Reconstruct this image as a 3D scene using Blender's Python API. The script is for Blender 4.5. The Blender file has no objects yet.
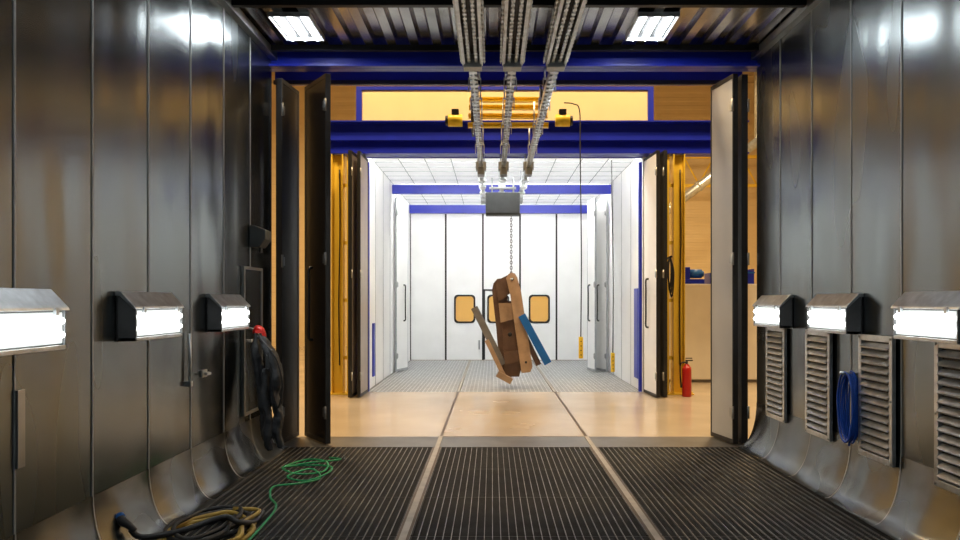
import bpy, math, random
from mathutils import Vector, Matrix
random.seed(4)
scene=bpy.context.scene
COL=scene.collection

# ---------------------------------------------------------------- materials
def mat(name,color,rough=0.5,metal=0.0,var=0.0,vscale=3.0,stretch=(1,1,1),bump=0.0,bscale=8.0,rvar=0.0,bdist=0.05,bdet=1,vdet=6):
    m=bpy.data.materials.new(name); m.use_nodes=True
    nt=m.node_tree; b=nt.nodes['Principled BSDF']
    b.inputs['Base Color'].default_value=(*color,1); b.inputs['Roughness'].default_value=rough
    b.inputs['Metallic'].default_value=metal
    tc=nt.nodes.new('ShaderNodeTexCoord'); mp=nt.nodes.new('ShaderNodeMapping')
    mp.inputs['Scale'].default_value=stretch
    nt.links.new(tc.outputs['Object'],mp.inputs['Vector'])
    no=nt.nodes.new('ShaderNodeTexNoise'); no.inputs['Scale'].default_value=vscale; no.inputs['Detail'].default_value=vdet
    nt.links.new(mp.outputs[0],no.inputs['Vector'])
    if var>0:
        r=nt.nodes.new('ShaderNodeValToRGB')
        r.color_ramp.elements[0].position=0.3; r.color_ramp.elements[1].position=0.7
        r.color_ramp.elements[0].color=(*[c*(1-var) for c in color],1)
        r.color_ramp.elements[1].color=(*[min(1,c*(1+var)) for c in color],1)
        nt.links.new(no.outputs['Fac'],r.inputs['Fac']); nt.links.new(r.outputs['Color'],b.inputs['Base Color'])
    if rvar>0:
        mr=nt.nodes.new('ShaderNodeMapRange'); mr.inputs['From Min'].default_value=0.3; mr.inputs['From Max'].default_value=0.7
        mr.inputs['To Min'].default_value=max(0.02,rough-rvar); mr.inputs['To Max'].default_value=min(1,rough+rvar)
        nt.links.new(no.outputs['Fac'],mr.inputs['Value']); nt.links.new(mr.outputs[0],b.inputs['Roughness'])
    if bump>0:
        n2=nt.nodes.new('ShaderNodeTexNoise'); n2.inputs['Scale'].default_value=bscale; n2.inputs['Detail'].default_value=bdet
        nt.links.new(mp.outputs[0],n2.inputs['Vector'])
        bp=nt.nodes.new('ShaderNodeBump'); bp.inputs['Strength'].default_value=bump; bp.inputs['Distance'].default_value=bdist
        nt.links.new(n2.outputs['Fac'],bp.inputs['Height']); nt.links.new(bp.outputs[0],b.inputs['Normal'])
    return m
def emit(name,color,strength,base=None):
    m=mat(name,base or color,0.5); b=m.node_tree.nodes['Principled BSDF']
    b.inputs['Emission Color'].default_value=(*color,1); b.inputs['Emission Strength'].default_value=strength
    return m
M={}
M['zinc']=mat('galvanised_wall_sheet',(0.205,0.228,0.232),0.25,1.0,0.06,1.0,(1,1.6,0.4),0.45,1.8,0.05,0.05,0.5,1)
M['cove']=mat('galvanised_coving_sheet',(0.17,0.185,0.19),0.27,1.0,0.08,1.5,(1,1,1),0.35,3.5,0.04,0.04,1,1)
M['seam']=mat('pale_seam_lip',(0.36,0.375,0.38),0.45,0.35,0.1,4)
M['zincb']=mat('galvanised_trim',(0.40,0.41,0.405),0.35,0.95,0.15,4)
M['ceil']=mat('corrugated_ceiling_sheet',(0.48,0.49,0.50),0.24,1.0,0.3,2.5)
M['steel']=mat('bright_galvanised_steel',(0.56,0.59,0.61),0.36,0.85,0.2,12)
M['blocksteel']=mat('matt_zinc_block',(0.40,0.42,0.43),0.55,0.4,0.15,8)
M['capgrey']=mat('lamp_side_steel',(0.20,0.205,0.21),0.45,0.5,0.2,6)
M['railsteel']=mat('worn_floor_rail_steel',(0.42,0.38,0.32),0.45,0.4,0.15,9)
M['railgroove']=mat('dark_rail_groove',(0.12,0.085,0.055),0.5,0.3,0.15,9)
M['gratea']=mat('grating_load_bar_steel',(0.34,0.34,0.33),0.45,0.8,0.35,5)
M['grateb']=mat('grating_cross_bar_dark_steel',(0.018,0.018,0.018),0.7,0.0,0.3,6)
M['gratec']=mat('pale_grating_steel',(0.66,0.67,0.66),0.45,0.3,0.15,6)
M['grated']=mat('pale_grating_cross_steel',(0.46,0.465,0.46),0.45,0.3,0.15,6)
M['pit']=mat('black_pit',(0.008,0.008,0.008),0.9)
M['blue']=mat('royal_blue_paint',(0.010,0.022,0.40),0.35,0,0.1,3)
M['bluel']=mat('bright_blue_paint',(0.01,0.12,0.42),0.4,0,0.1,5)
M['yellow']=mat('yellow_post_paint',(0.88,0.62,0.06),0.45,0,0.06,3)
M['orange']=mat('safety_yellow_paint',(0.92,0.64,0.03),0.4,0,0.1,6)
M['black']=mat('black_rubber_and_paint',(0.012,0.012,0.013),0.5,0,0.3,8)
bg=mat('dark_anthracite_door_skin',(0.009,0.009,0.010),0.42,0.0,0.2,3)
bg.node_tree.nodes['Principled BSDF'].inputs['Specular IOR Level'].default_value=0.3
M['blackg']=bg
M['white']=mat('white_coated_panel',(0.91,0.915,0.90),0.4,0,0.03,2)
M['doorgrey']=mat('pale_grey_door_skin',(0.44,0.44,0.43),0.35,0,0.06,2)
M['cream']=mat('yellow_cream_panel',(0.84,0.66,0.36),0.5,0,0.03,2)
M['warmgrey']=mat('warm_grey_door_skin',(0.36,0.31,0.27),0.4,0.2,0.1,3)
M['concrete']=mat('polished_concrete',(0.48,0.405,0.31),0.2,0,0.05,1.0,(1,1,1),0.0,20,0.05,0.05,1,4)
M['strip']=mat('worn_centre_strip',(0.44,0.37,0.285),0.24,0,0.05,1.5,(1,1,1),0.0,20,0.05,0.05,1,3)
M['plate']=mat('floor_steel_plate',(0.17,0.165,0.155),0.4,0.6,0.2,3)
M['corr']=mat('corrugated_hall_cladding',(0.76,0.62,0.38),0.6,0.0,0.03,2)
M['hallceil']=mat('hall_roof_sheet',(0.45,0.36,0.22),0.6,0.1,0.1,2)
M['brown']=mat('dark_brown_steel',(0.13,0.072,0.042),0.5,0.1,0.25,5)
M['tan']=mat('tan_primer_steel',(0.36,0.235,0.14),0.5,0.0,0.2,6)
M['greybar']=mat('grey_steel_bar',(0.19,0.18,0.165),0.45,0.3,0.2,6)
M['hoistgrey']=mat('dark_hoist_box_paint',(0.05,0.055,0.055),0.6,0.1,0.2,6)
M['red']=mat('red_paint',(0.5,0.015,0.01),0.35)
M['green']=mat('green_cable_rubber',(0.01,0.33,0.12),0.4)
M['hose']=mat('yellow_hose_rubber',(0.42,0.27,0.05),0.45,0,0.3,9)
M['bluehose']=mat('blue_air_hose',(0.01,0.08,0.45),0.35)
cl=mat('black_work_cloth',(0.022,0.024,0.028),0.7,0,0.3,15,(1,1,0.4),0.6,12)
M['cloth']=cl
M['cab']=mat('white_low_wall_paint',(0.88,0.84,0.75),0.5,0,0.04,3)
g=mat('pale_window_glass',(0.97,1,0.84),0.75); g.node_tree.nodes['Principled BSDF'].inputs['Transmission Weight'].default_value=1.0
g.node_tree.nodes['Principled BSDF'].inputs['IOR'].default_value=1.25
M['glass']=g
M['e_wall']=emit('wall_lamp_tube_glow',(0.96,1.0,0.98),26)
M['e_diff']=emit('wall_lamp_diffuser_glow',(0.94,1.0,0.98),0.85,(0.3,0.3,0.3))
M['e_tube']=emit('fluorescent_tube_glow',(0.92,0.97,1.0),42)
M['e_fill_batten']=emit('added_fill_tube_glow',(1.0,0.995,0.97),200)  # glow of the added fill battens, strong enough to brighten the end wall
M['e_panel']=emit('ceiling_light_panel_glow',(0.99,1.0,0.99),0.82,(0.12,0.12,0.12))
M['e_warm']=emit('high_bay_lamp_glow',(1.0,0.78,0.48),20)

# ---------------------------------------------------------------- mesh builder
class MB:
    def __init__(s): s.v=[];s.f=[];s.m=[];s.sm=[]
    def add(s,vs,fs,m=0,smooth=False):
        o=len(s.v); s.v+= [tuple(v) for v in vs]
        for f in fs: s.f.append([i+o for i in f]); s.m.append(m); s.sm.append(smooth)
        return s
    def box(s,x0,x1,y0,y1,z0,z1,m=0,M4=None):
        vs=[Vector(p) for p in [(x0,y0,z0),(x1,y0,z0),(x1,y1,z0),(x0,y1,z0),(x0,y0,z1),(x1,y0,z1),(x1,y1,z1),(x0,y1,z1)]]
        if M4: vs=[M4@v for v in vs]
        return s.add(vs,[(0,3,2,1),(4,5,6,7),(0,1,5,4),(1,2,6,5),(2,3,7,6),(3,0,4,7)],m)
    def serr(s,hw1,hw2,pitch,y0,y1,z0,z1,m=0,cx=0):
        ys=[];y=y0
        while y<y1:
            ys+=[(y,hw1),(y+pitch*0.45,hw1),(y+pitch*0.5,hw2),(y+pitch*0.95,hw2)]; y+=pitch
        vs=[]
        for yy,h in ys: vs+=[(cx-h,yy,z0),(cx+h,yy,z0),(cx+h,yy,z1),(cx-h,yy,z1)]
        n=len(ys);fs=[(3,2,1,0),(4*n-4,4*n-3,4*n-2,4*n-1)]
        for i in range(n-1):
            for k in range(4): fs.append((4*i+k,4*i+(k+1)%4,4*i+4+(k+1)%4,4*i+4+k))
        return s.add(vs,fs,m)
    def prism(s,pts,axis,a0,a1,m=0):
        n=len(pts)
        def mk(p,a):
            if axis=='y': return (p[0],a,p[1])
            if axis=='x': return (a,p[0],p[1])
            return (p[0],p[1],a)
        vs=[mk(p,a0) for p in pts]+[mk(p,a1) for p in pts]
        fs=[tuple(range(n)),tuple(range(2*n-1,n-1,-1))]+[(i,i+n,(i+1)%n+n,(i+1)%n) for i in range(n)]
        return s.add(vs,fs,m)
    def ring(s,outer,inner,y0,y1,m=0):
        n=len(outer); vs=[]
        for yy in (y0,y1):
            vs+=[(p[0],yy,p[1]) for p in outer]+[(p[0],yy,p[1]) for p in inner]
        fs=[]
        for k in range(n):
            l=(k+1)%n
            fs+=[(k,l,n+l,n+k),(2*n+k,3*n+k,3*n+l,2*n+l),(k,2*n+k,2*n+l,l),(n+k,n+l,3*n+l,3*n+k)]
        return s.add(vs,fs,m)
    def tube(s,pts,r,seg=10,m=0,cap=True,closed=False,sub=6,flat=1.0):
        pts=[Vector(p) for p in pts]
        rs=r if isinstance(r,(list,tuple)) else [r]*len(pts)
        P=[];R=[]
        n=len(pts)
        if n>2 and sub>1:
            rng=range(n if closed else n-1)
            for i in rng:
                p0=pts[(i-1)%n] if (closed or i>0) else pts[0]
                p1=pts[i];p2=pts[(i+1)%n]
                p3=pts[(i+2)%n] if (closed or i+2<n) else pts[-1]
                for k in range(sub):
                    t=k/sub
                    P.append(0.5*((2*p1)+(p2-p0)*t+(2*p0-5*p1+4*p2-p3)*t*t+(3*p1-p0-3*p2+p3)*t**3))
                    R.append(rs[i]*(1-t)+rs[(i+1)%n]*t)
            if not closed: P.append(pts[-1]);R.append(rs[-1])
        else: P=pts;R=rs
        N=len(P); vs=[]; up=None
        for i in range(N):
            if closed: t=P[(i+1)%N]-P[i-1]
            else: t=P[min(i+1,N-1)]-P[max(i-1,0)]
            if t.length<1e-9: t=Vector((0,0,1))
            t.normalize()
            if up is None:
                up=Vector((0,0,1)) if abs(t.z)<0.9 else Vector((1,0,0))
            a=t.cross(up)
            if a.length<1e-4: a=t.cross(Vector((1,0.3,0)))
            a.normalize(); b=a.cross(t); b.normalize(); up=b
            for k in range(seg):
                an=2*math.pi*k/seg
                vs.append(P[i]+R[i]*(math.cos(an)*a+math.sin(an)*b*flat))
        fs=[]
        for i in range(N if closed else N-1):
            j=(i+1)%N
            for k in range(seg):
                fs.append((i*seg+k,i*seg+(k+1)%seg,j*seg+(k+1)%seg,j*seg+k))
        if cap and not closed:
            fs.append(tuple(range(seg-1,-1,-1))); fs.append(tuple((N-1)*seg+k for k in range(seg)))
        return s.add(vs,fs,m,True)
    def cyl(s,p0,p1,r,seg=14,m=0): 
        rr=r if isinstance(r,(list,tuple)) else [r,r]
        return s.tube([p0,p1],rr,seg,m,True,False,1)
    def build(s,name,mats,parent=None,loc=(0,0,0),bevel=0,label=None,category=None,group=None,kind=None,rot=None):
        me=bpy.data.meshes.new(name); me.from_pydata(s.v,[],s.f)
        for mm in (mats if isinstance(mats,list) else [mats]): me.materials.append(M[mm])
        for p,mi,sm in zip(me.polygons,s.m,s.sm): p.material_index=mi; p.use_smooth=sm
        me.update()
        import bmesh
        bm=bmesh.new(); bm.from_mesh(me); bmesh.ops.recalc_face_normals(bm,faces=bm.faces); bm.to_mesh(me); bm.free()
        o=bpy.data.objects.new(name,me); COL.objects.link(o); o.location=loc
        if rot: o.rotation_euler=rot
        if parent: o.parent=parent
        if bevel>0:
            b=o.modifiers.new('bevel','BEVEL'); b.width=bevel; b.segments=2; b.limit_method='ANGLE'
        tag(o,label,category,group,kind); return o
def tag(o,label=None,category=None,group=None,kind=None):
    if label:o['label']=label
    if category:o['category']=category
    if group:o['group']=group
    if kind:o['kind']=kind
def thing(name,loc,label,category,group=None,rotz=0):
    e=bpy.data.objects.new(name,None); e.empty_display_size=0.1; COL.objects.link(e); e.location=loc; e.rotation_euler=(0,0,rotz)
    tag(e,label,category,group); return e
def copy_thing(root,loc,rotz=0,label=None):
    r=root.copy(); COL.objects.link(r); r.location=loc; r.rotation_euler=(0,0,rotz)
    if label: r['label']=label
    def rec(src,dst):
        for c in src.children:
            cc=c.copy(); COL.objects.link(cc); cc.parent=dst; rec(c,cc)
    rec(root,r); return r

# ---------------------------------------------------------------- dimensions (metres)
XL,XR=-2.43,2.92          # near booth walls
Y0,Y1=-2.0,7.94           # near booth
Y2,Y3=12.8,19.86          # far booth
BL,BR=-2.25,2.68
ZC=4.38; ZB=4.28

# ---------------------------------------------------------------- near booth shell
def booth_wall(name,x,sign,seams,y0,y1,z1,m,label,hw=0.006,z0s=0.0):
    b=MB()
    b.box(min(x,x-sign*0.12),max(x,x-sign*0.12),y0,y1,0,z1,0)
    for s_ in seams:
        b.box(min(x,x+sign*0.006),max(x,x+sign*0.006),s_-hw,s_+hw,z0s,z1,1)
    return b.build(name,m,kind='structure',label=label)
seL=[7.23-0.714*i for i in range(13)]
seR=[7.29-0.72*i for i in range(13)]
booth_wall('wall_left',XL,1,seL,Y0,Y1,ZC,['zinc','seam'],'dark galvanised sheet-metal booth wall with standing seams',0.007,0.42)
booth_wall('wall_right',XR,-1,seR,Y0,Y1,ZC,['zinc','seam'],'dark galvanised sheet-metal booth wall with standing seams',0.007,0.5)
MB().box(XL-0.12,XR+0.12,Y0-0.12,Y0,-0.2,ZC,0).build('wall_rear','zinc',kind='structure',label='galvanised rear wall of the booth')
def coving(name,x,sign,seams,H,Wa,crump,mt):
    b=MB()
    ys=sorted(seams)+[Y1]
    rnd=random.Random(5)
    for i in range(len(ys)-1):
        a,c=ys[i],ys[i+1]
        n=12; m_=8
        vs=[]
        for j in range(m_+1):
            f=j/m_; y=a+(c-a)*f
            bl=0.022*math.sin(math.pi*f)
            for k in range(n+1):
                an=math.pi/2*k/n; s_=math.sin(math.pi*k/n)
                d=(bl+rnd.uniform(-crump,crump)*math.sin(math.pi*f))*s_
                vs.append((x+sign*(0.003+Wa*(1-math.cos(an))+d), y, max(0.004,H*(1-math.sin(an))+d)))
        fs=[(j*(n+1)+k,j*(n+1)+k+1,(j+1)*(n+1)+k+1,(j+1)*(n+1)+k) for j in range(m_) for k in range(n)]
        b.add(vs,fs,0,True)
        vs=[];fs=[]
        for k in range(n+1):
            an=math.pi/2*k/n
            px=x+sign*(0.008+Wa*(1-math.cos(an))); pz=max(0.008,H*(1-math.sin(an))+0.006)
            vs+=[(px,a-0.006,pz),(px,a+0.006,pz)]
        for k in range(n): fs.append((2*k,2*k+1,2*k+3,2*k+2))
        b.add(vs,fs,1,True)
    return b.build(name,[mt,'seam'],kind='structure',label='curved sheet-metal coving at the foot of the wall')
coving('baseboard_left',XL,1,seL,0.42,0.19,0.002,'cove'); coving('baseboard_right',XR,-1,seR,0.5,0.21,0.004,'cove')
MB().box(XL-0.1,XR+0.1,Y0,Y1-0.02,-0.3,-0.2,0).build('floor_pit','pit',kind='structure',label='black pit under the grating')
MB().box(BL-0.1,BR+0.1,Y2+0.02,Y3,-0.3,-0.2,0).build('floor_pit_far','pit',kind='structure',label='black pit under the far grating')
b=MB()
b.box(XL-0.1,-2.22,Y0,Y1,-0.2,0,0).box(2.72,XR+0.1,Y0,Y1,-0.2,0,0)
b.build('floor_sill','plate',kind='structure',label='steel floor sill beside the grating')
b=MB()
b.box(BL-0.1,-2.2,Y2,Y3,-0.2,0,0).box(2.66,BR+0.1,Y2,Y3,-0.2,0,0)
b.build('floor_sill_far','plate',kind='structure',label='steel floor sill beside the far grating')
b=MB()
b.box(XL-0.12,XR+0.12,Y0,Y1,ZC+0.03,ZC+0.1,0)
vs=[];xs_=[]
x=XL
while x<XR:
    for dx,z in ((0,ZC+0.02),(0.09,ZC+0.02),(0.12,ZC-0.03),(0.21,ZC-0.03)):
        xs_.append((min(x+dx,XR),z))
    x+=0.24
for xx,z in xs_: vs+=[(xx,Y0,z),(xx,Y1-0.1,z)]
b.add(vs,[(2*i,2*i+1,2*i+3,2*i+2) for i in range(len(xs_)-1)],0)
for y in [7.72,6.55,5.9,5.1,4.3,3.5,2.5]:
    b.box(XL,XR,y-0.03,y+0.03,ZC-0.09,ZC-0.03,1)
b.build('ceiling',['ceil','blackg'],kind='structure',label='corrugated sheet-metal booth ceiling with dark purlins')
MB().box(XL,XL+0.07,Y0,Y1,ZC-0.12,ZC-0.035,0).build('trim_1','zincb',kind='structure',label='metal angle along the top of the wall')
MB().box(XR-0.07,XR,Y0,Y1,ZC-0.12,ZC-0.035,0).build('trim_2','zincb',kind='structure',label='metal angle along the top of the wall')

# ---------------------------------------------------------------- floor rails
for i,xx in enumerate((-0.605,1.12)):
    b=MB(); b.box(xx-0.024,xx+0.024,Y0,Y1+0.62,-0.19,0.006,0); b.box(xx-0.016,xx+0.016,Y1+0.62,Y2,-0.19,0.005,1); b.box(xx-0.024,xx+0.024,Y2,Y3-0.1,-0.19,0.006,0)
    b.box(xx-0.045,xx-0.024,Y0,Y1,-0.19,0.0015,1); b.box(xx+0.024,xx+0.045,Y0,Y1,-0.19,0.0015,1)
    b.build('floor_rail',['railsteel','railgroove'],label='long worn steel rail set flush in the floor',category='rail',group='floor rails')
# ---------------------------------------------------------------- gratings
def grate_mesh(w,l,near):
    b=MB(); n=int(round(w/(0.056 if near else 0.074))); cz=-0.010 if near else -0.004
    hw=0.0022 if near else 0.005
    for i in range(n+1):
        x=-w/2+w*i/n
        b.box(x-hw,x+hw,-l/2,l/2,-0.035,0,0)
    k=int(l/0.025) if near else int(l/0.034); cw=0.006 if near else 0.011
    for j in range(k+1):
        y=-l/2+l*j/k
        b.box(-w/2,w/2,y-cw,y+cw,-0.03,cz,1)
    b.box(-w/2,-w/2+0.012,-l/2,l/2,-0.2,-0.001,1).box(w/2-0.012,w/2,-l/2,l/2,-0.2,-0.001,1)
    return b
strips=[(-2.22,-0.65),(-0.56,1.075),(1.165,2.72)]
for si,(a,c) in enumerate(strips):
    for (ys,ye,cnt,grp) in ((Y1-6,Y1,6,'floor grating panels of the near booth'),(Y2,Y3-0.06,7,'floor grating panels of the far booth')):
        l=(ye-ys)/cnt-0.012
        aa,cc=(a,c) if ys<10 else (max(a,-2.19),min(c,2.65))
        ref=None
        for j in range(cnt):
            loc=((aa+cc)/2,ys+(j+0.5)*(ye-ys)/cnt,0)
            if ref is None:
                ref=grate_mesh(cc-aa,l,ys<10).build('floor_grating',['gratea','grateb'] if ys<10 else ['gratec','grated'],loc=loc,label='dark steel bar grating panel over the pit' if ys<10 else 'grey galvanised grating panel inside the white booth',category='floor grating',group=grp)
            else:
                o=ref.copy(); o.location=loc; COL.objects.link(o)
# ---------------------------------------------------------------- hall floor / shell
b=MB()
b.box(-10,10,Y1+0.62,Y2,-0.2,0,0).box(-10,BL-0.1,Y2,26,-0.2,0,0).box(BR+0.1,10,Y2,26,-0.2,0,0).box(BL-0.1,BR+0.1,Y3,26,-0.2,0,0)
b.box(-10,XL-0.1,Y1-4,Y1+0.62,-0.2,0,0).box(XR+0.1,10,Y1-4,Y1+0.62,-0.2,0,0)
b.build('floor','concrete',kind='structure',label='polished beige concrete hall floor')
MB().box(-0.585,1.10,Y1+0.63,Y2-0.01,0.0,0.003,0).build('floor_centre_strip','strip',kind='structure',label='worn beige floor strip between the rails')
MB().box(XL-0.1,XR+0.1,Y1,Y1+0.62,-0.2,0.0,0).build('floor_threshold','plate',kind='structure',label='grey steel threshold plate')
def corr_wall(name,p0,p1,z0,z1,label):
    p0=Vector((*p0,0));p1=Vector((*p1,0)); d=(p1-p0); d.normalize(); n=Vector((-d.y,d.x,0))
    b=MB(); vs=[];fs=[]
    z=z0; rows=[]
    pat=[(0,0.0),(0.14,0.0),(0.16,0.008),(0.28,0.008)]
    while z<z1:
        for dz,off in pat: rows.append((min(z+dz,z1),off))
        z+=0.3
    rows.append((z1,0))
    for zz,off in rows:
        vs+=[p0+n*off+Vector((0,0,zz)),p1+n*off+Vector((0,0,zz))]
    for i in range(len(rows)-1): fs.append((2*i,2*i+1,2*i+3,2*i+2))
    b.add(vs,fs,0)
    b.add([p0-n*0.1+Vector((0,0,z0)),p1-n*0.1+Vector((0,0,z0)),p1-n*0.1+Vector((0,0,z1)),p0-n*0.1+Vector((0,0,z1))],[(0,1,2,3)],0)
    return b.build(name,'corr',kind='structure',label=label)
corr_wall('wall_back',(10,26),(-10,26),0,9.5,'warm lit ribbed hall wall')
corr_wall('wall_hall_right',(10,4),(10,26),0,9.5,'warm lit ribbed hall side wall')
corr_wall('wall_hall_left',(-10,26),(-10,4),0,9.5,'warm lit ribbed hall side wall')
b=MB(); b.box(-10,10,4,26,9.5,9.6,0)
for y in (8,12,16,20,24): b.box(-10,10,y-0.12,y+0.12,9.1,9.5,0)
b.build('ceiling_hall','hallceil',kind='structure',label='hall roof with steel purlins')

# ---------------------------------------------------------------- blue beams / portal
def beam(name,x0,x1,y0,y1,z0,z1,m,label,cat='steel beam'):
    b=MB(); ym=(y0+y1)/2
    b.box(x0,x1,ym-0.015,ym+0.015,z0,z1,0)
    b.box(x0,x1,y0,y1,z0,z0+0.02,0).box(x0,x1,y0,y1,z1-0.02,z1,0)
    b.box(x0,x1,y0+0.05,ym-0.015,z0+0.24,z0+0.26,0)
    return b.build(name,m,label=label,category=cat)
b=MB(); b.box(XL-0.1,XR+0.1,Y1-0.02,Y1+0.1,4.17,4.45,0); b.box(XL-0.1,XR+0.1,Y1-0.1,Y1-0.02,4.17,4.2,0)
b.build('header_beam','blue',bevel=0.005,label='royal blue steel header beam over the near doorway',category='steel beam')
b=MB(); b.box(-2.6,3.0,8.62,8.72,4.22,4.42,0); b.box(-2.6,3.0,8.52,8.82,4.42,4.45,0); b.box(-2.6,3.0,8.56,8.6,4.19,4.24,1)
b.build('door_track_beam',['blue','black'],bevel=0.004,label='dark blue door track beam with black slide rail',category='steel beam')
beam('portal_beam',-2.85,4.45,12.45,12.75,4.17,4.74,'blue','deep royal blue I-beam across the far booth entrance')
e=thing('upper_fascia_panel',(0,12.85,4.76),'blank warm cream fascia panel framed in blue above the far booth','panel')
MB().box(-2.32,2.78,0,0.04,0.03,0.62,0).build('fascia_sheet','cream',e)
b=MB(); b.box(-2.42,-2.32,-0.03,0.05,0,0.68,0).box(2.78,2.88,-0.03,0.05,0,0.68,0).box(-2.32,2.78,-0.03,0.05,0.62,0.68,0).box(-2.32,2.78,-0.03,0.05,0,0.03,0)
b.build('fascia_frame','blue',e)
def post(loc,s,label):
    e=thing('steel_column',loc,label,'column','yellow columns at the far booth')
    b=MB()
    b.box(-0.10,-0.085,-0.10,0.12,0.02,4.16,0).box(0.085,0.10,-0.10,0.12,0.02,4.16,0).box(-0.085,0.085,0.0,0.015,0.02,4.16,0)
    b.build('column_shaft','yellow',e)
    b=MB(); cx=-s*0.19
    b.box(cx-0.03,cx+0.03,-0.04,0.06,0.02,4.16,0)
    b.build('side_post','yellow',e)
    for z in (0.6,1.6,2.6,3.6):
        b=MB(); b.box(min(-s*0.10,-s*0.16),max(-s*0.10,-s*0.16),-0.01,0.01,z,z+0.06); b.build('batten_plate','yellow',e)
    b=MB(); b.box(-0.24,0.24,-0.16,0.16,0,0.02,0)
    for x in (-0.21,0.21):
        for y in (-0.12,0.12): b.cyl((x,y,0.02),(x,y,0.05),0.014,8,0)
    b.build('base_plate','yellow',e)
    b=MB()
    b.tube([(0.03,-0.03,0.5),(0.02,-0.05,1.6),(0.04,-0.05,2.8),(0.03,-0.03,3.9)],0.012,8,0)
    b.build('conduit','black',e)
    return e
post((-2.68,12.55,0),-1,'slim yellow steel column with a black conduit')
post((3.24,12.55,0),1,'slim yellow steel column with a black conduit')

# ---------------------------------------------------------------- door leaves
def leaf(name,p0,p1,z0,z1,th,face,edge,label,handle=True,group=None,hside=-1,cat='door',ew=0.035,hinge='zincb'):
    d=Vector((p1[0]-p0[0],p1[1]-p0[1],0)); L=d.length; rz=math.atan2(d.y,d.x)
    e=thing(name,(p0[0],p0[1],z0),label,cat,group,rz); H=z1-z0
    MB().box(ew,L-ew,-th/2,th/2,0.03,H-0.03,0).build('door_skin',face,e)
    b=MB(); t=th/2+0.006
    b.box(0,ew,-t,t,0,H,0).box(L-ew,L,-t,t,0,H,0).box(ew,L-ew,-t,t,H-0.05,H,0).box(ew,L-ew,-t,t,0,0.05,0)
    b.build('edge_profile',edge,e,bevel=0.003)
    for zz in (0.35,H/2,H-0.35):
        b=MB(); b.cyl((0.0,hside*(t+0.005),zz-0.07),(0.0,hside*(t+0.005),zz+0.07),0.014,10); b.box(0,0.07,hside*(t+0.002)-0.004,hside*(t+0.002)+0.004,zz-0.05,zz+0.05)
        b.build('hinge',hinge,e)
    if handle:
        hx=L*0.6; y=hside*(t+0.045)
        b=MB(); b.tube([(hx,hside*t,1.15),(hx,y,1.17),(hx,y,1.35),(hx,y,1.78),(hx,y,1.96),(hx,hside*t,1.98)],0.016,8,0,sub=3)
        b.build('pull_handle','black',e)
    return e
NB='near booth folding doors'; FB='far booth folding doors'; PB='far booth partition doors'
leaf('folding_door_leaf',(-1.83,Y1+0.1),(-2.20,Y1+0.62),0.015,4.15,0.05,'blackg','black','black folding booth door leaf standing open',True,NB,1,hinge='capgrey')
leaf('folding_door_leaf',(-2.38,Y1+0.10),(-2.325,Y1+0.62),0.015,4.1,0.06,'blackg','black','black folding booth door leaf standing open',False,NB,-1,hinge='capgrey')
leaf('folding_door_leaf',(2.72,Y1+0.1),(2.62,Y1+0.60),0.015,4.15,0.05,'doorgrey','black','pale grey folding booth door leaf with black edge profile',False,NB,1,ew=0.02)
leaf('folding_door_leaf',(2.83,Y1+0.12),(2.81,Y1+0.62),0.015,4.15,0.06,'blackg','black','black folding booth door leaf with handle',True,NB,-1)
leaf('folding_door_leaf',(-2.36,11.95),(-2.32,12.7),0.015,4.12,0.05,'warmgrey','black','grey-brown folding door leaf of the far booth',True,FB,-1)
leaf('folding_door_leaf',(-2.22,12.0),(-2.21,12.72),0.015,4.12,0.04,'warmgrey','black','grey-brown folding door leaf of the far booth',False,FB,-1)
leaf('folding_door_leaf',(2.76,11.95),(2.70,12.7),0.015,4.12,0.05,'white','black','white folding door leaf of the far booth',True,FB,1,ew=0.02)
leaf('folding_door_leaf',(2.88,11.95),(2.86,12.7),0.015,4.12,0.05,'blackg','black','dark folding door leaf of the far booth',False,FB,1)
wl='white open partition door leaf inside the far booth'
for p0,p1,hs in (((2.62,16.4),(2.43,16.95),1),((2.36,16.4),(2.26,16.95),1),((-2.19,16.4),(-2.0,17.0),-1)):
    leaf('folding_door_leaf',p0,p1,0.015,3.98,0.03,'white','blocksteel',wl,True,PB,hs,ew=0.012)

# ---------------------------------------------------------------- far booth shell
seF=[Y2+0.1+0.99*i for i in range(8)]
booth_wall('wall_far_left',BL,1,seF,Y2,Y3,ZB,['white','zincb'],'white coated wall panels of the far booth')
booth_wall('wall_far_right',BR,-1,seF,Y2,Y3,ZB,['white','zincb'],'white coated wall panels of the far booth')
b=MB()
b.box(BL-0.12,BR+0.12,Y2,Y3+0.1,ZB+0.06,ZB+0.16,0)
nx,ny=10,14
for i in range(nx+1):
    x=BL+(BR-BL)*i/nx; b.box(x-0.008,x+0.008,Y2,Y3,ZB-0.002,ZB+0.06,0)
for j in range(ny+1):
    y=Y2+(Y3-Y2)*j/ny; b.box(BL,BR,y-0.008,y+0.008,ZB-0.003,ZB+0.058,0)
b.build('ceiling_far','blocksteel',kind='structure',label='gridded booth ceiling frame')
ref=None
for i in range(nx):
    for j in range(ny):
        w=(BR-BL)/nx; l=(Y3-Y2)/ny
        loc=(BL+w*(i+0.5),Y2+l*(j+0.5),ZB+0.005)
        if ref is None:
            ref=MB().box(-w/2+0.009,w/2-0.009,-l/2+0.009,l/2-0.009,0,0.025,0).build('ceiling_light_panel','e_panel',loc=loc,label='glowing white ceiling light panel',category='ceiling light',group='far booth ceiling light panels')
        else:
            o=ref.copy(); o.location=loc; COL.objects.link(o)
MB().box(BL,BR,16.2,16.34,4.04,4.24,0).build('cross_beam','blue',bevel=0.004,label='royal blue cross beam under the far booth ceiling',category='steel beam',group='far booth cross beams')
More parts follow.
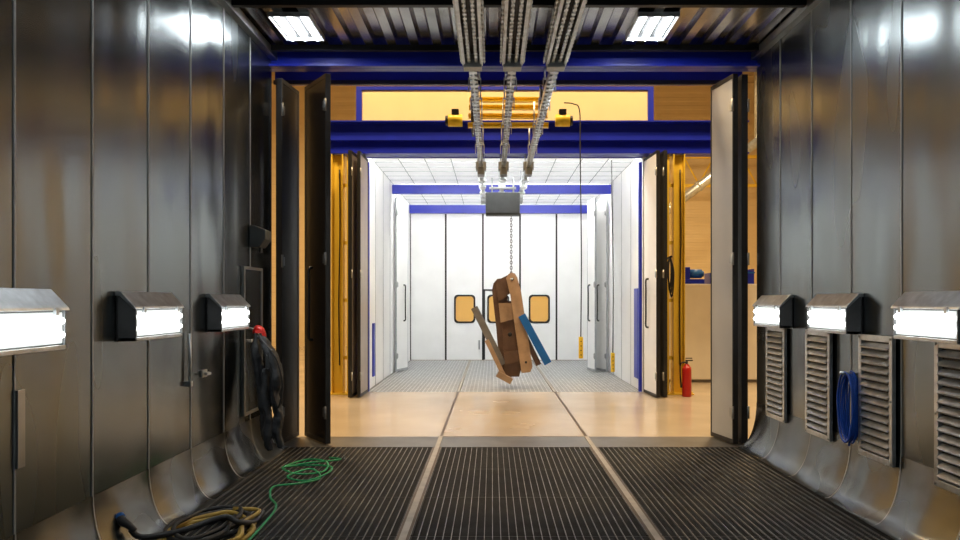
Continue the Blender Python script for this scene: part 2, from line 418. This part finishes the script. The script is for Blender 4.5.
MB().box(BL,BR,19.6,19.74,4.02,4.24,0).build('cross_beam','blue',bevel=0.004,label='royal blue cross beam above the end doors',category='steel beam',group='far booth cross beams')
def batten(loc):  # lamps added out of view behind the beams to brighten the far booth
    e=thing('added_fill_batten',loc,'added fill light, a slim white tube batten hidden behind a beam','ceiling light','added fill battens in the far booth')
    MB().box(-0.5,0.5,0,0.03,-0.05,0.05).build('fill_batten_housing','white',e)
    MB().cyl((-0.48,0.05,0.0),(0.48,0.05,0.0),0.02,12).build('tube','e_fill_batten',e)
    return e
bt=batten((-1.5,16.338,4.15))
for x,y in ((-0.3,16.338),(0.9,16.338),(2.0,16.338),(-1.5,12.858),(-0.4,12.858),(0.8,12.858),(1.95,12.858)): copy_thing(bt,(x,y,4.15 if y>16 else 4.215))
b=MB(); b.box(BL,BR,12.80,12.86,4.165,4.275,0); b.build('light_mounting_rail','blue',label='blue mounting rail behind the portal beam',category='rail')  # carries the front row of added fill battens
MB().box(BL,BL+0.05,Y2+0.07,Y2+0.15,0,4.1,0).build('trim_3','blue',kind='structure',label='blue corner post trim')
MB().box(BR-0.05,BR,Y2+0.07,Y2+0.15,0,4.1,0).build('trim_4','blue',kind='structure',label='blue corner post trim')
MB().box(BR-0.03,BR-0.002,13.1,13.45,0.2,1.85,0).build('wall_plate','blue',bevel=0.005,label='blue painted plate fixed on the white booth wall',category='panel')
MB().box(BL+0.002,BL+0.03,13.5,13.7,0.2,1.2,0).build('wall_plate','blue',bevel=0.005,label='short blue painted plate fixed on the white booth wall',category='panel')
def rr(x0,x1,z0,z1,r,n=5):
    pts=[]
    for cx,cz,a0 in ((x1-r,z1-r,0),(x0+r,z1-r,90),(x0+r,z0+r,180),(x1-r,z0+r,270)):
        for k in range(n+1):
            a=math.radians(a0+90*k/n); pts.append((cx+r*math.cos(a),cz+r*math.sin(a)))
    return pts
xs=[-2.25,-1.27,-0.25,0.77,1.77,2.68]; wins={1:(-1.01,-0.49),2:(-0.10,0.44),3:(1.04,1.56)}
for i in range(5):
    a,c=xs[i]+0.012,xs[i+1]-0.012; ya,yb=19.78,19.84
    b=MB()
    if i in wins:
        w0,w1=wins[i]; z0,z1=1.05,1.77
        b.box(a,w0,ya,yb,0.01,4.02).box(w1,c,ya,yb,0.01,4.02).box(w0,w1,ya,yb,0.01,z0).box(w0,w1,ya,yb,z1,4.02)
    else: b.box(a,c,ya,yb,0.01,4.02)
    b.box(a-0.024,a+0.012,ya-0.012,yb,0.01,4.02,1).box(c-0.012,c+0.01,ya-0.012,yb,0.01,4.02,1)
    d=b.build('door_%d'%(i+1),['white','black'],kind='structure',label='white end door leaf with black gasket')
    if i in wins:
        outer=rr(w0-0.03,w1+0.03,z0-0.03,z1+0.03,0.1); inner=rr(w0+0.015,w1-0.015,z0+0.015,z1-0.015,0.09)
        fb=MB(); fb.ring(outer,inner,ya-0.025,yb+0.01); fb.build('window_frame','black',d)
        MB().box(w0,w1,ya+0.02,ya+0.028,z0,z1).build('window_glass','glass',d)
    if i==2:
        b=MB(); b.box(-0.23,-0.19,ya-0.02,ya,0.02,1.95).box(0.62,0.66,ya-0.02,ya,0.02,1.95).box(-0.19,0.62,ya-0.02,ya,1.91,1.95)
        b.build('door_gasket_frame','black',d)
    if i in (1,3):
        b=MB(); hx=c-0.09 if i==1 else a+0.09
        b.box(hx-0.02,hx+0.02,ya-0.03,ya,0.3,0.55); b.build('door_latch','zincb',d)
b=MB(); b.box(BL-0.12,BR+0.12,19.76,19.9,4.02,4.4); b.build('trim_5','white',kind='structure',label='white lintel above the end doors')

# ---------------------------------------------------------------- wall lights
def wall_light(loc,rz,label):
    e=thing('wall_light',loc,label,'wall light','booth wall lights',rz)
    D=0.13
    prof=[(0,0.2),(0.035,0.2),(D,0.1),(D+0.006,0.085),(D-0.01,0.085),(0.03,0.17),(0,0.17)]
    b=MB(); b.prism(prof,'y',-0.37,0.37,0); b.box(0,0.012,-0.35,0.35,-0.13,0.18,0); b.box(0.012,D-0.002,-0.35,0.35,-0.125,-0.1,0)
    b.build('hood','steel',e,bevel=0.003)
    b=MB(); b.prism([(0.012,0.165),(0.028,0.165),(D-0.02,0.087),(D-0.02,-0.1),(0.012,-0.1)],'y',-0.335,0.335,0)
    b.build('lamp_box','capgrey',e)
    MB().box(D-0.02,D-0.008,-0.325,0.325,-0.092,0.075,0).build('diffuser','e_diff',e,bevel=0.004)
    for z in (-0.045,0.03):
        MB().cyl((D-0.006,-0.315,z),(D-0.006,0.315,z),0.017,10).build('tube','e_wall',e)
    for s in (-1,1):
        b=MB(); y0,y1=(0.337,0.35) if s>0 else (-0.35,-0.337)
        b.prism([(0,0.17),(0.03,0.168),(D-0.002,0.085),(D-0.002,-0.125),(0,-0.125)],'y',y0,y1,0)
        b.build('end_cap','capgrey',e,bevel=0.002)
    for s in (-0.25,0.25):
        b=MB(); b.box(D-0.006,D+0.012,s-0.014,s+0.014,0.06,0.1,0)
        b.build('clip','steel',e)
    return e
w=wall_light((XL+0.003,3.54,1.47),0,'hooded galvanised wall light with two bright tubes')
for y in (5.0,6.47,2.1): copy_thing(w,(XL+0.003,y,1.47),0)
for y in (3.27,4.66,6.02,7.33): copy_thing(w,(XR-0.003,y,1.47),math.pi)

# ---------------------------------------------------------------- wall vents (right wall)
def vent(loc,rz):
    e=thing('wall_vent',loc,'galvanised louvred vent grille screwed to the wall','vent','wall vents',rz)
    b=MB(); W=0.24;H=0.47
    b.box(0,0.03,-W,-W+0.045,-H,H).box(0,0.03,W-0.045,W,-H,H).box(0,0.03,-W+0.045,W-0.045,H-0.045,H).box(0,0.03,-W+0.045,W-0.045,-H,-H+0.045)
    b.build('vent_frame','steel',e,bevel=0.003)
    b=MB(); z=-H+0.06
    b.box(0,0.003,-W+0.045,W-0.045,-H+0.045,H-0.045,1)
    while z<H-0.07:
        b.prism([(0.004,z+0.034),(0.040,z),(0.043,z+0.008),(0.006,z+0.042)],'y',-W+0.045,W-0.045,0); z+=0.06
    b.build('louvre_slats',['steel','black'],e)
    for y in (-W+0.02,W-0.02):
        for z in (-H+0.02,0,H-0.02):
            MB().cyl((0.03,y,z),(0.036,y,z),0.009,8).build('screw','zincb',e)
    return e
v=vent((XR-0.018,4.44,0.88),math.pi)
for y in (5.41,6.37,7.32,3.4): copy_thing(v,(XR-0.018,y,0.88),math.pi)

# ---------------------------------------------------------------- ceiling tube fixtures
def tube_fix(loc):
    e=thing('ceiling_light',loc,'recessed ceiling light with three bright fluorescent tubes','ceiling light','booth ceiling lights')
    b=MB(); b.box(-0.20,-0.19,-0.32,0.32,-0.045,0).box(0.19,0.20,-0.32,0.32,-0.045,0).box(-0.19,0.19,-0.32,-0.31,-0.045,0).box(-0.19,0.19,0.31,0.32,-0.045,0).box(-0.19,0.19,-0.31,0.31,-0.01,0.0,1)
    b.build('light_housing',['steel','black'],e)
    for x in (-0.125,0,0.125):
        MB().cyl((x,-0.29,-0.035),(x,0.29,-0.035),0.019,12).build('tube','e_tube',e)
    return e
t=tube_fix((-1.93,7.14,ZC-0.03))
for p in ((1.58,7.14),(-1.93,4.6),(1.58,4.6),(-1.93,2.0),(1.58,2.0),(-1.93,-0.5),(1.58,-0.5)): copy_thing(t,(p[0],p[1],ZC-0.03))

# ---------------------------------------------------------------- overhead conveyor rails
YS=7.1
for x in (-0.19,0.20,0.63):
    e=thing('overhead_rail',(x,0,3.93),'galvanised overhead conveyor rail with chain and serrated flanges','overhead rail','overhead conveyor rails')
    b=MB()
    for (ya,yb,hw) in ((1.0,YS,0.10),(YS,16.5,0.036)):
        b.box(-hw,-hw+0.008,ya,yb,0,0.10).box(hw-0.008,hw,ya,yb,0,0.10).box(-hw,hw,ya,yb,0.10,0.11,1)
        if hw>0.05: b.box(-hw+0.008,-hw+0.028,ya,yb,0,0.006).box(hw-0.028,hw-0.008,ya,yb,0,0.006)
    b.build('rail_profile',['steel','blackg'],e)
    for s in (-1,1):
        b=MB(); b.serr(0.012,0.004,0.10,1.0,YS,0.05,0.09,0,s*0.112); b.build('stiffener_strip','zincb',e)
    for s in (-1,1):
        b=MB(); b.serr(0.016,0.006,0.085,1.0,YS,0.01,0.03,0,s*0.034); b.build('conveyor_chain','steel',e)
    b=MB(); b.serr(0.042,0.010,0.15,YS,16.4,-0.015,0.01,0,0); b.build('conveyor_chain','steel',e)
    for y in (2.5,4.4,6.3,7.9,8.67,9.9,11.2,12.6,14.5,16.27):
        if y<7.5: top=ZC-0.03-3.93
        elif y<8: top=0.245
        elif y<9: top=0.26
        elif y<12: top=0.42
        elif y<13: top=0.24
        elif y>16: top=0.115
        else: top=0.32
        b=MB(); b.box(-0.07,0.07,y-0.02,y+0.02,0.111,0.125)
        b.box(-0.072,-0.06,y-0.02,y+0.02,-0.02,0.111).box(0.06,0.072,y-0.02,y+0.02,-0.02,0.111)
        if top>0.2: b.cyl((-0.05,y,0.12),(-0.05,y,top),0.010,8); b.cyl((0.05,y,0.12),(0.05,y,top),0.010,8)
        b.build('hanger','steel' if y>7.5 else 'zincb',e)
    b=MB(); b.box(-0.09,0.09,YS-0.05,YS+0.09,-0.03,0.10); b.build('joint_block','blocksteel',e,bevel=0.006)
    b=MB(); b.box(-0.06,0.06,12.35,12.62,-0.14,0.0); b.box(-0.09,0.09,12.4,12.57,-0.05,0.09); b.build('carrier_block','capgrey',e,bevel=0.006)
    b=MB(); b.box(-0.06,0.06,16.0,16.5,-0.09,0.02); b.build('end_stop','blocksteel',e,bevel=0.006)
    for y in (13.6,14.4,15.2):
        b=MB(); b.box(-0.06,0.06,y-0.12,y+0.12,-0.06,-0.016); b.cyl((-0.07,y,-0.03),(0.07,y,-0.03),0.03,10); b.build('trolley','steel',e,bevel=0.004)

# stacked yellow crane girders with hoist drives
e=thing('hoist_bridge',(0.22,10.5,4.07),'safety yellow hoist bridge of stacked girders with two drive motors','hoist')
for y,z in ((-0.3,0.0),(-0.1,0.18),(0.1,0.36),(0.3,0.53)):
    b=MB(); b.box(-0.56,0.58,y-0.04,y+0.04,z,z+0.010).box(-0.56,0.58,y-0.04,y+0.04,z+0.055,z+0.065).box(-0.56,0.58,y-0.008,y+0.008,z+0.010,z+0.055); b.build('cross_girder','orange',e)
for x in (-0.5,0.5):
    MB().box(x-0.02,x+0.02,-0.26,0.32,0.012,0.56).build('end_frame','black',e,bevel=0.004)
for s,x in ((-1,-0.74),(1,0.78)):
    b=MB(); b.cyl((x-0.10,-0.3,0.10),(x+0.10,-0.3,0.10),0.085,16,0); b.cyl((x+s*0.10,-0.3,0.10),(x+s*0.14,-0.3,0.10),0.07,16,1); b.box(x-0.05,x+0.05,-0.36,-0.24,0.175,0.25,1)
    b.build('drive_motor',['orange','black'],e)
e2=thing('hoist_bridge',(0.22,9.3,4.45),'single safety yellow end carriage hanging above the rails','hoist')
b=MB(); b.box(-0.5,0.5,-0.05,0.05,0,0.010).box(-0.5,0.5,-0.05,0.05,0.05,0.06).box(-0.5,0.5,-0.01,0.01,0.010,0.05); b.build('cross_girder','orange',e2)
for x in (-0.41,-0.02,0.41): MB().box(x-0.012,x+0.012,-0.02,0.02,-0.40,0).build('hanger','black',e2)

e=thing('chain_hoist',(0.2,13.5,3.22),'dark grey hoist control box with a long hanging chain','hoist')
b=MB(); b.box(-0.32,0.32,-0.15,0.15,0,0.42); b.build('hoist_body','hoistgrey',e,bevel=0.02)
b=MB(); b.serr(0.3,0.27,0.09,0.03,0.39,0,0.012,0)
b.v=[(p[0],-0.165+p[2],p[1]) for p in b.v]
b.build('cooling_fins','hoistgrey',e)
b=MB(); b.cyl((-0.2,0,0.42),(-0.2,0,0.71),0.015,8).cyl((0.2,0,0.42),(0.2,0,0.71),0.015,8); b.box(-0.25,0.25,-0.05,0.05,0.5,0.53); b.build('suspension_rods','steel',e)
b=MB(); z=0.0; k=0
while z>-1.06:
    r=0.02; pts=[]
    for a in range(8):
        an=2*math.pi*a/8; u=math.cos(an)*r; w_=math.sin(an)*0.036
        pts.append((0.16+(u if k%2 else 0),(0 if k%2 else u),z-0.03+w_))
    b.tube(pts,0.008,6,0,closed=True,sub=1); z-=0.05; k+=1
b.build('load_chain','greybar',e)

# hanging workpiece: broad dark A-shaped body with tan flanks and slanted bars
e=thing('hanging_workpiece',(0,13.35,0),'broad brown A-shaped steel bracket with grey and blue bars','steel part')
def plate(pts,y0,y1,m,name,holes=()):
    b=MB(); b.prism(pts,'y',y0,y1,0)
    for (hx,hz,hr) in holes: b.cyl((hx,y0-0.006,hz),(hx,y1+0.006,hz),hr,14,1)
    return b.build(name,[m,'black'],e)
plate([(0.26,2.04),(0.30,2.11),(0.36,2.14),(0.42,2.12),(0.46,2.05),(0.53,1.80),(0.74,0.42),(0.70,0.32),(0.54,0.30),(0.34,1.70)],-0.20,-0.13,'tan','front_leg_plate',((0.37,2.02,0.028),(0.62,0.5,0.022)))
plate([(0.00,1.82),(0.03,1.95),(0.10,2.03),(0.20,2.04),(0.30,1.60),(0.36,0.20),(0.16,0.18),(0.08,1.1)],0.0,0.07,'brown','rear_leg_plate',((0.12,1.88,0.025),(0.26,0.4,0.022)))
plate([(0.06,1.98),(0.30,2.10),(0.36,1.78),(0.12,1.60)],-0.13,0.0,'brown','head_plate')
plate([(0.12,1.58),(0.42,1.58),(0.46,1.30),(0.16,1.22)],-0.12,0.0,'tan','spacer_plate')
plate([(0.22,0.70),(0.60,0.70),(0.62,0.50),(0.24,0.46)],-0.12,0.0,'brown','spacer_plate')
plate([(0.18,1.62),(0.42,1.62),(0.58,0.50),(0.50,0.22),(0.24,0.22),(0.20,0.9)],-0.05,-0.01,'brown','inner_plate',((0.33,1.0,0.04),))
def bar(p,q,w,y0,y1,m,name):
    p=Vector(p);q=Vector(q);d=(q-p).normalized();n=Vector((-d.y,d.x))*w/2
    b=MB(); b.prism([p+n,q+n,q-n,p-n],'y',y0,y1,0); b.build(name,m,e)
bar((-0.33,1.50),(0.20,0.44),0.13,-0.07,0.0,'greybar','slanted_bar')
bar((-0.10,0.90),(0.24,0.20),0.08,-0.12,-0.08,'tan','slanted_bar')
bar((0.54,1.36),(1.02,0.48),0.14,-0.26,-0.20,'bluel','blue_bar')
bar((0.52,1.16),(0.86,0.44),0.10,-0.12,-0.07,'brown','slanted_bar')
bar((0.10,0.28),(0.36,0.14),0.11,-0.16,0.1,'tan','foot_plate')
b=MB(); b.cyl((0.37,-0.24,2.02),(0.2,0.1,1.98),0.02,10); b.build('pivot_pin','steel',e)

# ---------------------------------------------------------------- pendants
def pendant(x,y,z0,ztop,label,arch=True):
    e=thing('pendant_control',(x,y,z0),label,'crane control','pendant controls')
    b=MB(); b.box(-0.035,0.035,-0.035,0.035,0,0.36); b.build('control_body','orange',e,bevel=0.012)
    b=MB()
    for i in range(4): b.cyl((0,-0.035,0.06+i*0.075),(0,-0.042,0.06+i*0.075),0.010,10)
    b.build('buttons','black',e)
    b=MB(); H=ztop-z0
    pts=[(0,0,0.36),(0.01,0,H*0.4),(-0.01,0,H*0.8),(-0.02,0,H-0.12)]
    pts+= [(-0.12,0,H),(-0.28,0,H+0.02)] if arch else [(-0.02,0,H)]
    b.tube(pts,0.010,8); b.build('cable','black',e)
pendant(1.48,12.0,0.66,4.9,'yellow pendant control hanging on a black cable')
pendant(2.28,13.6,0.28,4.28,'yellow pendant control hanging on a black cable',False)

e=thing('fire_extinguisher',(3.3,12.2,0),'red fire extinguisher standing beside the yellow column','fire extinguisher')
b=MB(); b.tube([(0,0,0),(0,0,0.02),(0,0,0.45),(0,0,0.5),(0,0,0.55)],[0.07,0.078,0.078,0.06,0.025],16,0,sub=3); b.build('cylinder_body','red',e)
b=MB(); b.cyl((0,0,0.54),(0,0,0.6),0.02,10); b.box(-0.02,0.1,-0.012,0.012,0.6,0.62); b.box(-0.02,0.09,-0.012,0.012,0.64,0.655); b.build('valve_handle','black',e)
b=MB(); b.tube([(-0.02,0,0.58),(-0.1,0,0.55),(-0.11,0,0.35),(-0.09,0,0.15)],[0.011,0.011,0.011,0.018],8); b.build('discharge_hose','black',e)

# ---------------------------------------------------------------- hall furniture at right
e=thing('low_partition',(4.55,14.3,0),'plain white low partition wall behind the column','partition')
MB().box(-1.15,1.9,0,0.5,0.06,1.93).build('partition_body','cab',e,bevel=0.01)
MB().box(-1.13,1.88,0.04,0.46,0,0.06).build('plinth','greybar',e)
MB().box(-1.18,1.93,-0.02,0.52,1.93,1.96).build('capping','white',e,bevel=0.004)
e=thing('pump_unit',(3.95,14.55,1.96),'blue machine with pump body and dark hoses on the partition','machine')
b=MB(); b.box(-0.22,0.30,-0.16,0.16,0,0.10).box(-0.20,0.02,-0.13,0.13,0.10,0.34); b.build('machine_base','blue',e,bevel=0.01)
b=MB(); b.cyl((0.03,0,0.21),(0.28,0,0.21),0.09,16); b.cyl((0.28,0,0.21),(0.32,0,0.21),0.06,14); b.build('motor','bluel',e)
b=MB(); b.cyl((-0.1,0,0.34),(-0.1,0,0.44),0.05,12); b.build('filter_cap','black',e)
b=MB(); b.tube([(-0.1,0,0.42),(-0.12,0.02,0.55),(-0.28,0.05,0.5),(-0.32,0.05,0.25),(-0.3,0.05,0.02)],0.018,8); b.build('hose','black',e)
for i,(x,h,w_) in enumerate(((4.55,0.22,0.4),(5.05,0.3,0.35))):
    e=thing('storage_bin',(x,14.55,1.96),'blue plastic storage bin on top of the partition','storage bin','blue bins on the partition')
    b=MB(); b.box(-w_/2,w_/2,-0.2,0.2,0,0.015).box(-w_/2,-w_/2+0.015,-0.2,0.2,0.015,h).box(w_/2-0.015,w_/2,-0.2,0.2,0.015,h).box(-w_/2+0.015,w_/2-0.015,-0.2,-0.185,0.015,h*0.8).box(-w_/2+0.015,w_/2-0.015,0.185,0.2,0.015,h)
    b.build('bin_body','blue',e); 
    b=MB(); b.box(-w_/2-0.012,w_/2+0.012,-0.215,-0.2,h*0.8-0.03,h*0.8); b.build('bin_rim','bluel',e)
b=MB(); b.cyl((4.2,20.5,3.6),(7.6,20.5,6.2),0.13,14)
for t_ in (0.25,0.5,0.75):
    p=Vector((4.2,20.5,3.6)).lerp(Vector((7.6,20.5,6.2)),t_); d_=Vector((3.4,0,2.6)).normalized()*0.04
    b.cyl(p-d_,p+d_,0.15,14)
b.cyl((7.6,20.5,6.2),(7.6,20.5,9.5),0.13,14).cyl((4.2,20.5,3.6),(4.2,20.5,0),0.13,14)
b.build('ventilation_pipe','steel',label='bright metal ventilation pipe running diagonally through the hall',category='pipe')
b=MB()
for z in (5.6,6.6): b.box(3.2,9.7,25.0,25.12,z,z+0.1)
x=3.2
while x<9.4:
    b.cyl((x,25.06,5.7),(x+0.5,25.06,6.6),0.03,8).cyl((x+0.5,25.06,6.6),(x+1.0,25.06,5.7),0.03,8); x+=1.0
    if x+1.0>9.7: break
b.box(3.2,3.35,25.0,25.15,0,5.6).box(9.5,9.65,25.0,25.15,0,5.6)
b.build('lattice_girder','yellow',label='yellow lattice girder on posts along the hall wall',category='steel beam')
b=MB()
for i in range(3): b.tube([(3.02,12.25,2.35),(2.99-0.01*i,12.2,2.15),(3.0+0.02*i,12.18,1.8-0.06*i),(3.04+0.02*i,12.2,2.1),(3.04,12.28,2.37)],0.014,6)
b.cyl((3.03,12.52,2.35),(3.04,12.2,2.37),0.02,8)
b.build('cable_bundle','black',label='black cables looped on a hook beside the yellow column',category='cable')
def bay(loc):
    e=thing('high_bay_lamp',loc,'warm glowing high bay lamp hanging from the hall roof','hanging lamp','hall high bay lamps')
    b=MB(); b.tube([(0,0,0.5),(0,0,0.3),(0,0,0.1),(0,0,0)],[0.08,0.14,0.35,0.42],20,cap=False,sub=3); b.cyl((0,0,0.5),(0,0,1.4),0.015,6); b.build('lamp_shade','zincb',e)
    MB().cyl((0,0,0.02),(0,0,0.05),0.38,20).build('lamp_glass','e_warm',e)
    l=bpy.data.lights.new('lamp_light','AREA'); l.shape='DISK'; l.size=0.7; l.energy=330; l.color=(1.0,0.71,0.38)
    lo=bpy.data.objects.new('lamp_light',l); COL.objects.link(lo); lo.parent=e; lo.location=(0,0,-0.01)
    return e
r0=bay((-3.2,10.4,8.1))
for p in ((3.6,10.4),(0.2,9.6),(-6,14),(6,14),(0,23),(6.5,18),(-6.5,18)): copy_thing(r0,(p[0],p[1],8.1))

# ---------------------------------------------------------------- left wall fittings
e=thing('wall_bracket_box',(XL+0.003,7.3,2.25),'small grey metal bracket box on the wall','box')
b=MB(); b.prism([(0,-0.10),(0.10,-0.10),(0.16,-0.02),(0.16,0.07),(0.04,0.12),(0,0.12)],'y',-0.10,0.10); b.build('box_body','hoistgrey',e,bevel=0.005)
b=MB(); b.cyl((0.08,0,-0.10),(0.08,0,-0.15),0.02,8); b.build('cable_gland','black',e)
e=thing('access_door',(XL+0.003,7.25,0.52),'narrow galvanised access door with handle','door')
MB().box(0.0,0.02,-0.25,0.25,0,1.4).build('door_skin','zinc',e)
b=MB(); b.box(0,0.03,-0.28,-0.25,-0.03,1.43).box(0,0.03,0.25,0.28,-0.03,1.43).box(0,0.03,-0.25,0.25,1.4,1.43).box(0,0.03,-0.25,0.25,-0.03,0); b.build('door_frame','zincb',e)
b=MB(); b.cyl((0.02,-0.18,0.7),(0.06,-0.18,0.7),0.015,8); b.box(0.055,0.07,-0.2,-0.1,0.685,0.715); b.build('lever_handle','steel',e)
e=thing('wall_latch',(XL+0.003,6.05,1.0),'small metal toggle latch on the wall seam','latch')
b=MB(); b.box(0,0.015,-0.05,0.05,-0.03,0.03).cyl((0.015,0,0),(0.05,0,0),0.014,10).box(0.045,0.06,-0.06,0.02,-0.01,0.01); b.build('latch_body','steel',e)
b=MB(); b.box(XL+0.003,XL+0.02,3.66,3.72,0.75,1.15); b.build('cover_plate','zincb',bevel=0.003,label='narrow pale cover plate on the wall',category='plate')
b=MB(); b.cyl((XL+0.03,5.72,0.95),(XL+0.03,5.72,1.35),0.012,8); b.box(XL+0.001,XL+0.045,5.70,5.74,0.93,0.97); b.build('locking_rod','steel',label='vertical steel locking rod on the wall seam',category='rod')

# limp black cloth and hose bundle
e=thing('hanging_cloth_bundle',(-2.18,6.98,0.2),'limp black cloth bundle with red strap on a wall hook','clothing')
b=MB()
b.tube([(-0.10,0,1.10),(-0.11,0,0.95),(-0.09,0.01,0.75),(-0.06,0.02,0.5),(-0.02,0.0,0.25),(-0.04,0,0.08)],[0.03,0.06,0.07,0.06,0.065,0.035],12,0,flat=0.7)
b.tube([(-0.06,-0.03,1.08),(0.0,-0.05,1.0),(0.08,-0.08,0.86),(0.13,-0.09,0.68),(0.10,-0.08,0.5),(0.12,-0.07,0.38)],[0.03,0.055,0.07,0.065,0.05,0.03],12,0,flat=0.7)
b.tube([(-0.03,0,1.02),(0.03,0,0.9),(0.03,0.02,0.7),(0.05,0.02,0.5),(0.12,0.0,0.32),(0.10,-0.02,0.15),(0.14,0,-0.0)],[0.04,0.07,0.085,0.075,0.065,0.065,0.04],12,0,flat=0.7)
b.tube([(0.01,-0.08,0.76),(0.0,-0.10,0.5),(0.04,-0.09,0.28),(0.02,-0.08,0.1),(0.05,-0.07,-0.03)],[0.03,0.05,0.045,0.055,0.035],12,0,flat=0.8)
o=b.build('draped_cloth','cloth',e); rm=o.modifiers.new('remesh','REMESH'); rm.mode='VOXEL'; rm.voxel_size=0.011; rm.use_smooth_shade=True
tx=bpy.data.textures.new('folds','CLOUDS'); tx.noise_scale=0.10
dm=o.modifiers.new('folds','DISPLACE'); dm.texture=tx; dm.strength=0.04; dm.mid_level=0.5
b=MB(); b.tube([(-0.04,-0.08,1.05),(0.12,-0.14,0.88),(0.19,-0.14,0.62),(0.15,-0.14,0.4),(0.10,-0.14,0.55),(0.07,-0.14,0.8),(-0.02,-0.08,1.0)],0.010,8); b.build('hose_loop','black',e)
b=MB(); b.tube([(-0.13,0,1.10),(-0.09,-0.02,1.15),(-0.04,-0.03,1.13),(-0.01,-0.03,1.06)],[0.015,0.028,0.025,0.015],10); b.box(-0.10,-0.02,-0.05,-0.02,1.10,1.13); b.build('red_strap','red',e)
b=MB(); b.tube([(-0.245,0,1.15),(-0.15,0,1.14),(-0.08,0,1.08)],0.012,8); b.build('hook','steel',e)

# ---------------------------------------------------------------- hoses
b=MB()
for i in range(6):
    rz=0.27+random.uniform(-0.02,0.02); ry=0.085+0.008*i; x=XR-0.03-0.014*i
    pts=[]
    for a in range(14):
        an=2*math.pi*a/14; pts.append((x,5.75+ry*math.sin(an)+random.uniform(-.006,.006),0.76+rz*math.cos(an)))
    b.tube(pts,0.0085,8,0,closed=True,sub=3)
b.tube([(XR-0.05,5.75,1.03),(XR-0.06,5.72,0.9),(XR-0.07,5.7,0.6),(XR-0.06,5.77,0.45)],0.009,8)
e=thing('blue_air_hose',(0,0,0),'bright blue air hose coiled on the wall','hose')
b.build('hose_coil','bluehose',e)
MB().cyl((XR-0.002,5.75,1.02),(XR-0.14,5.75,1.035),0.012,8).build('hook','steel',e)
b=MB(); pts=[]
path=[(-1.66,7.35),(-1.52,7.2),(-1.78,7.0),(-2.0,6.95),(-1.85,7.2),(-1.62,7.05),(-1.58,6.75),(-1.78,6.6),(-1.98,6.8),(-1.8,7.0),(-1.55,6.9),(-1.5,6.6),(-1.65,6.4),(-1.85,6.5),(-1.7,6.75),(-1.55,6.5),(-1.68,6.25),(-1.85,6.1),(-1.8,5.85),(-1.68,5.6),(-1.62,5.3),(-1.62,4.8),(-1.6,4.3)]
for i,(x,y) in enumerate(path): pts.append((x,y,0.012+0.012*(i%3)))
b.tube(pts,0.009,8,sub=6); b.build('green_cable','green',label='tangled green cable lying on the grating',category='cable')
def floor_coil(cx,cy,rx,ry,turns,m,name,label,r,seed):
    random.seed(seed); b=MB(); pts=[]
    for i in range(int(turns*9)):
        an=2*math.pi*i/9+random.uniform(-0.15,0.15); k=1+random.uniform(-0.3,0.25)
        pts.append((cx+rx*k*math.cos(an),cy+ry*k*math.sin(an),r+0.004+ (i//9)*r*1.1))
    b.tube(pts,r,8,sub=4); return b.build(name,m,label=label,category='hose')
floor_coil(-1.93,4.97,0.26,0.36,3.4,'hose','yellow_hose','yellow-brown hose tangled on the grating',0.015,3)
floor_coil(-1.98,5.0,0.22,0.32,4.2,'black','black_hose','black hose tangled on the grating',0.016,8)
b=MB(); b.tube([(-2.31,4.60,0.15),(-2.24,4.62,0.09),(-2.05,4.75,0.09),(-1.85,4.95,0.12),(-1.72,4.9,0.10),(-1.70,5.15,0.03),(-1.72,5.4,0.025)],0.020,8); b.build('black_hose','black',label='thick black hose end lying over the coil',category='hose')
e=thing('cable_plug',(-2.345,4.60,0.15),'small black industrial plug with blue collar','plug')
b=MB(); b.tube([(-0.035,0,0.07),(-0.01,-0.01,0.05),(0.03,-0.01,0.025),(0.07,-0.01,-0.01)],[0.028,0.03,0.024,0.018],12); b.build('plug_body','black',e)
b=MB(); b.cyl((-0.045,0.01,0.08),(-0.03,0,0.068),0.033,14); b.build('collar','bluel',e)

# ---------------------------------------------------------------- world, camera
w=bpy.data.worlds.new('world'); scene.world=w; w.use_nodes=True
w.node_tree.nodes['Background'].inputs[0].default_value=(0.5,0.45,0.4,1); w.node_tree.nodes['Background'].inputs[1].default_value=0.03
cd=bpy.data.cameras.new('camera'); cam=bpy.data.objects.new('camera',cd); COL.objects.link(cam)
cam.location=(0,0,1.6); cam.rotation_euler=(math.radians(90),0,0)
cd.sensor_width=36; cd.lens=27; cd.shift_y=32/960; cd.shift_x=-12/960; cd.clip_start=0.05
scene.camera=cam
scene.view_settings.view_transform='Standard'
scene.view_settings.exposure=-0.2
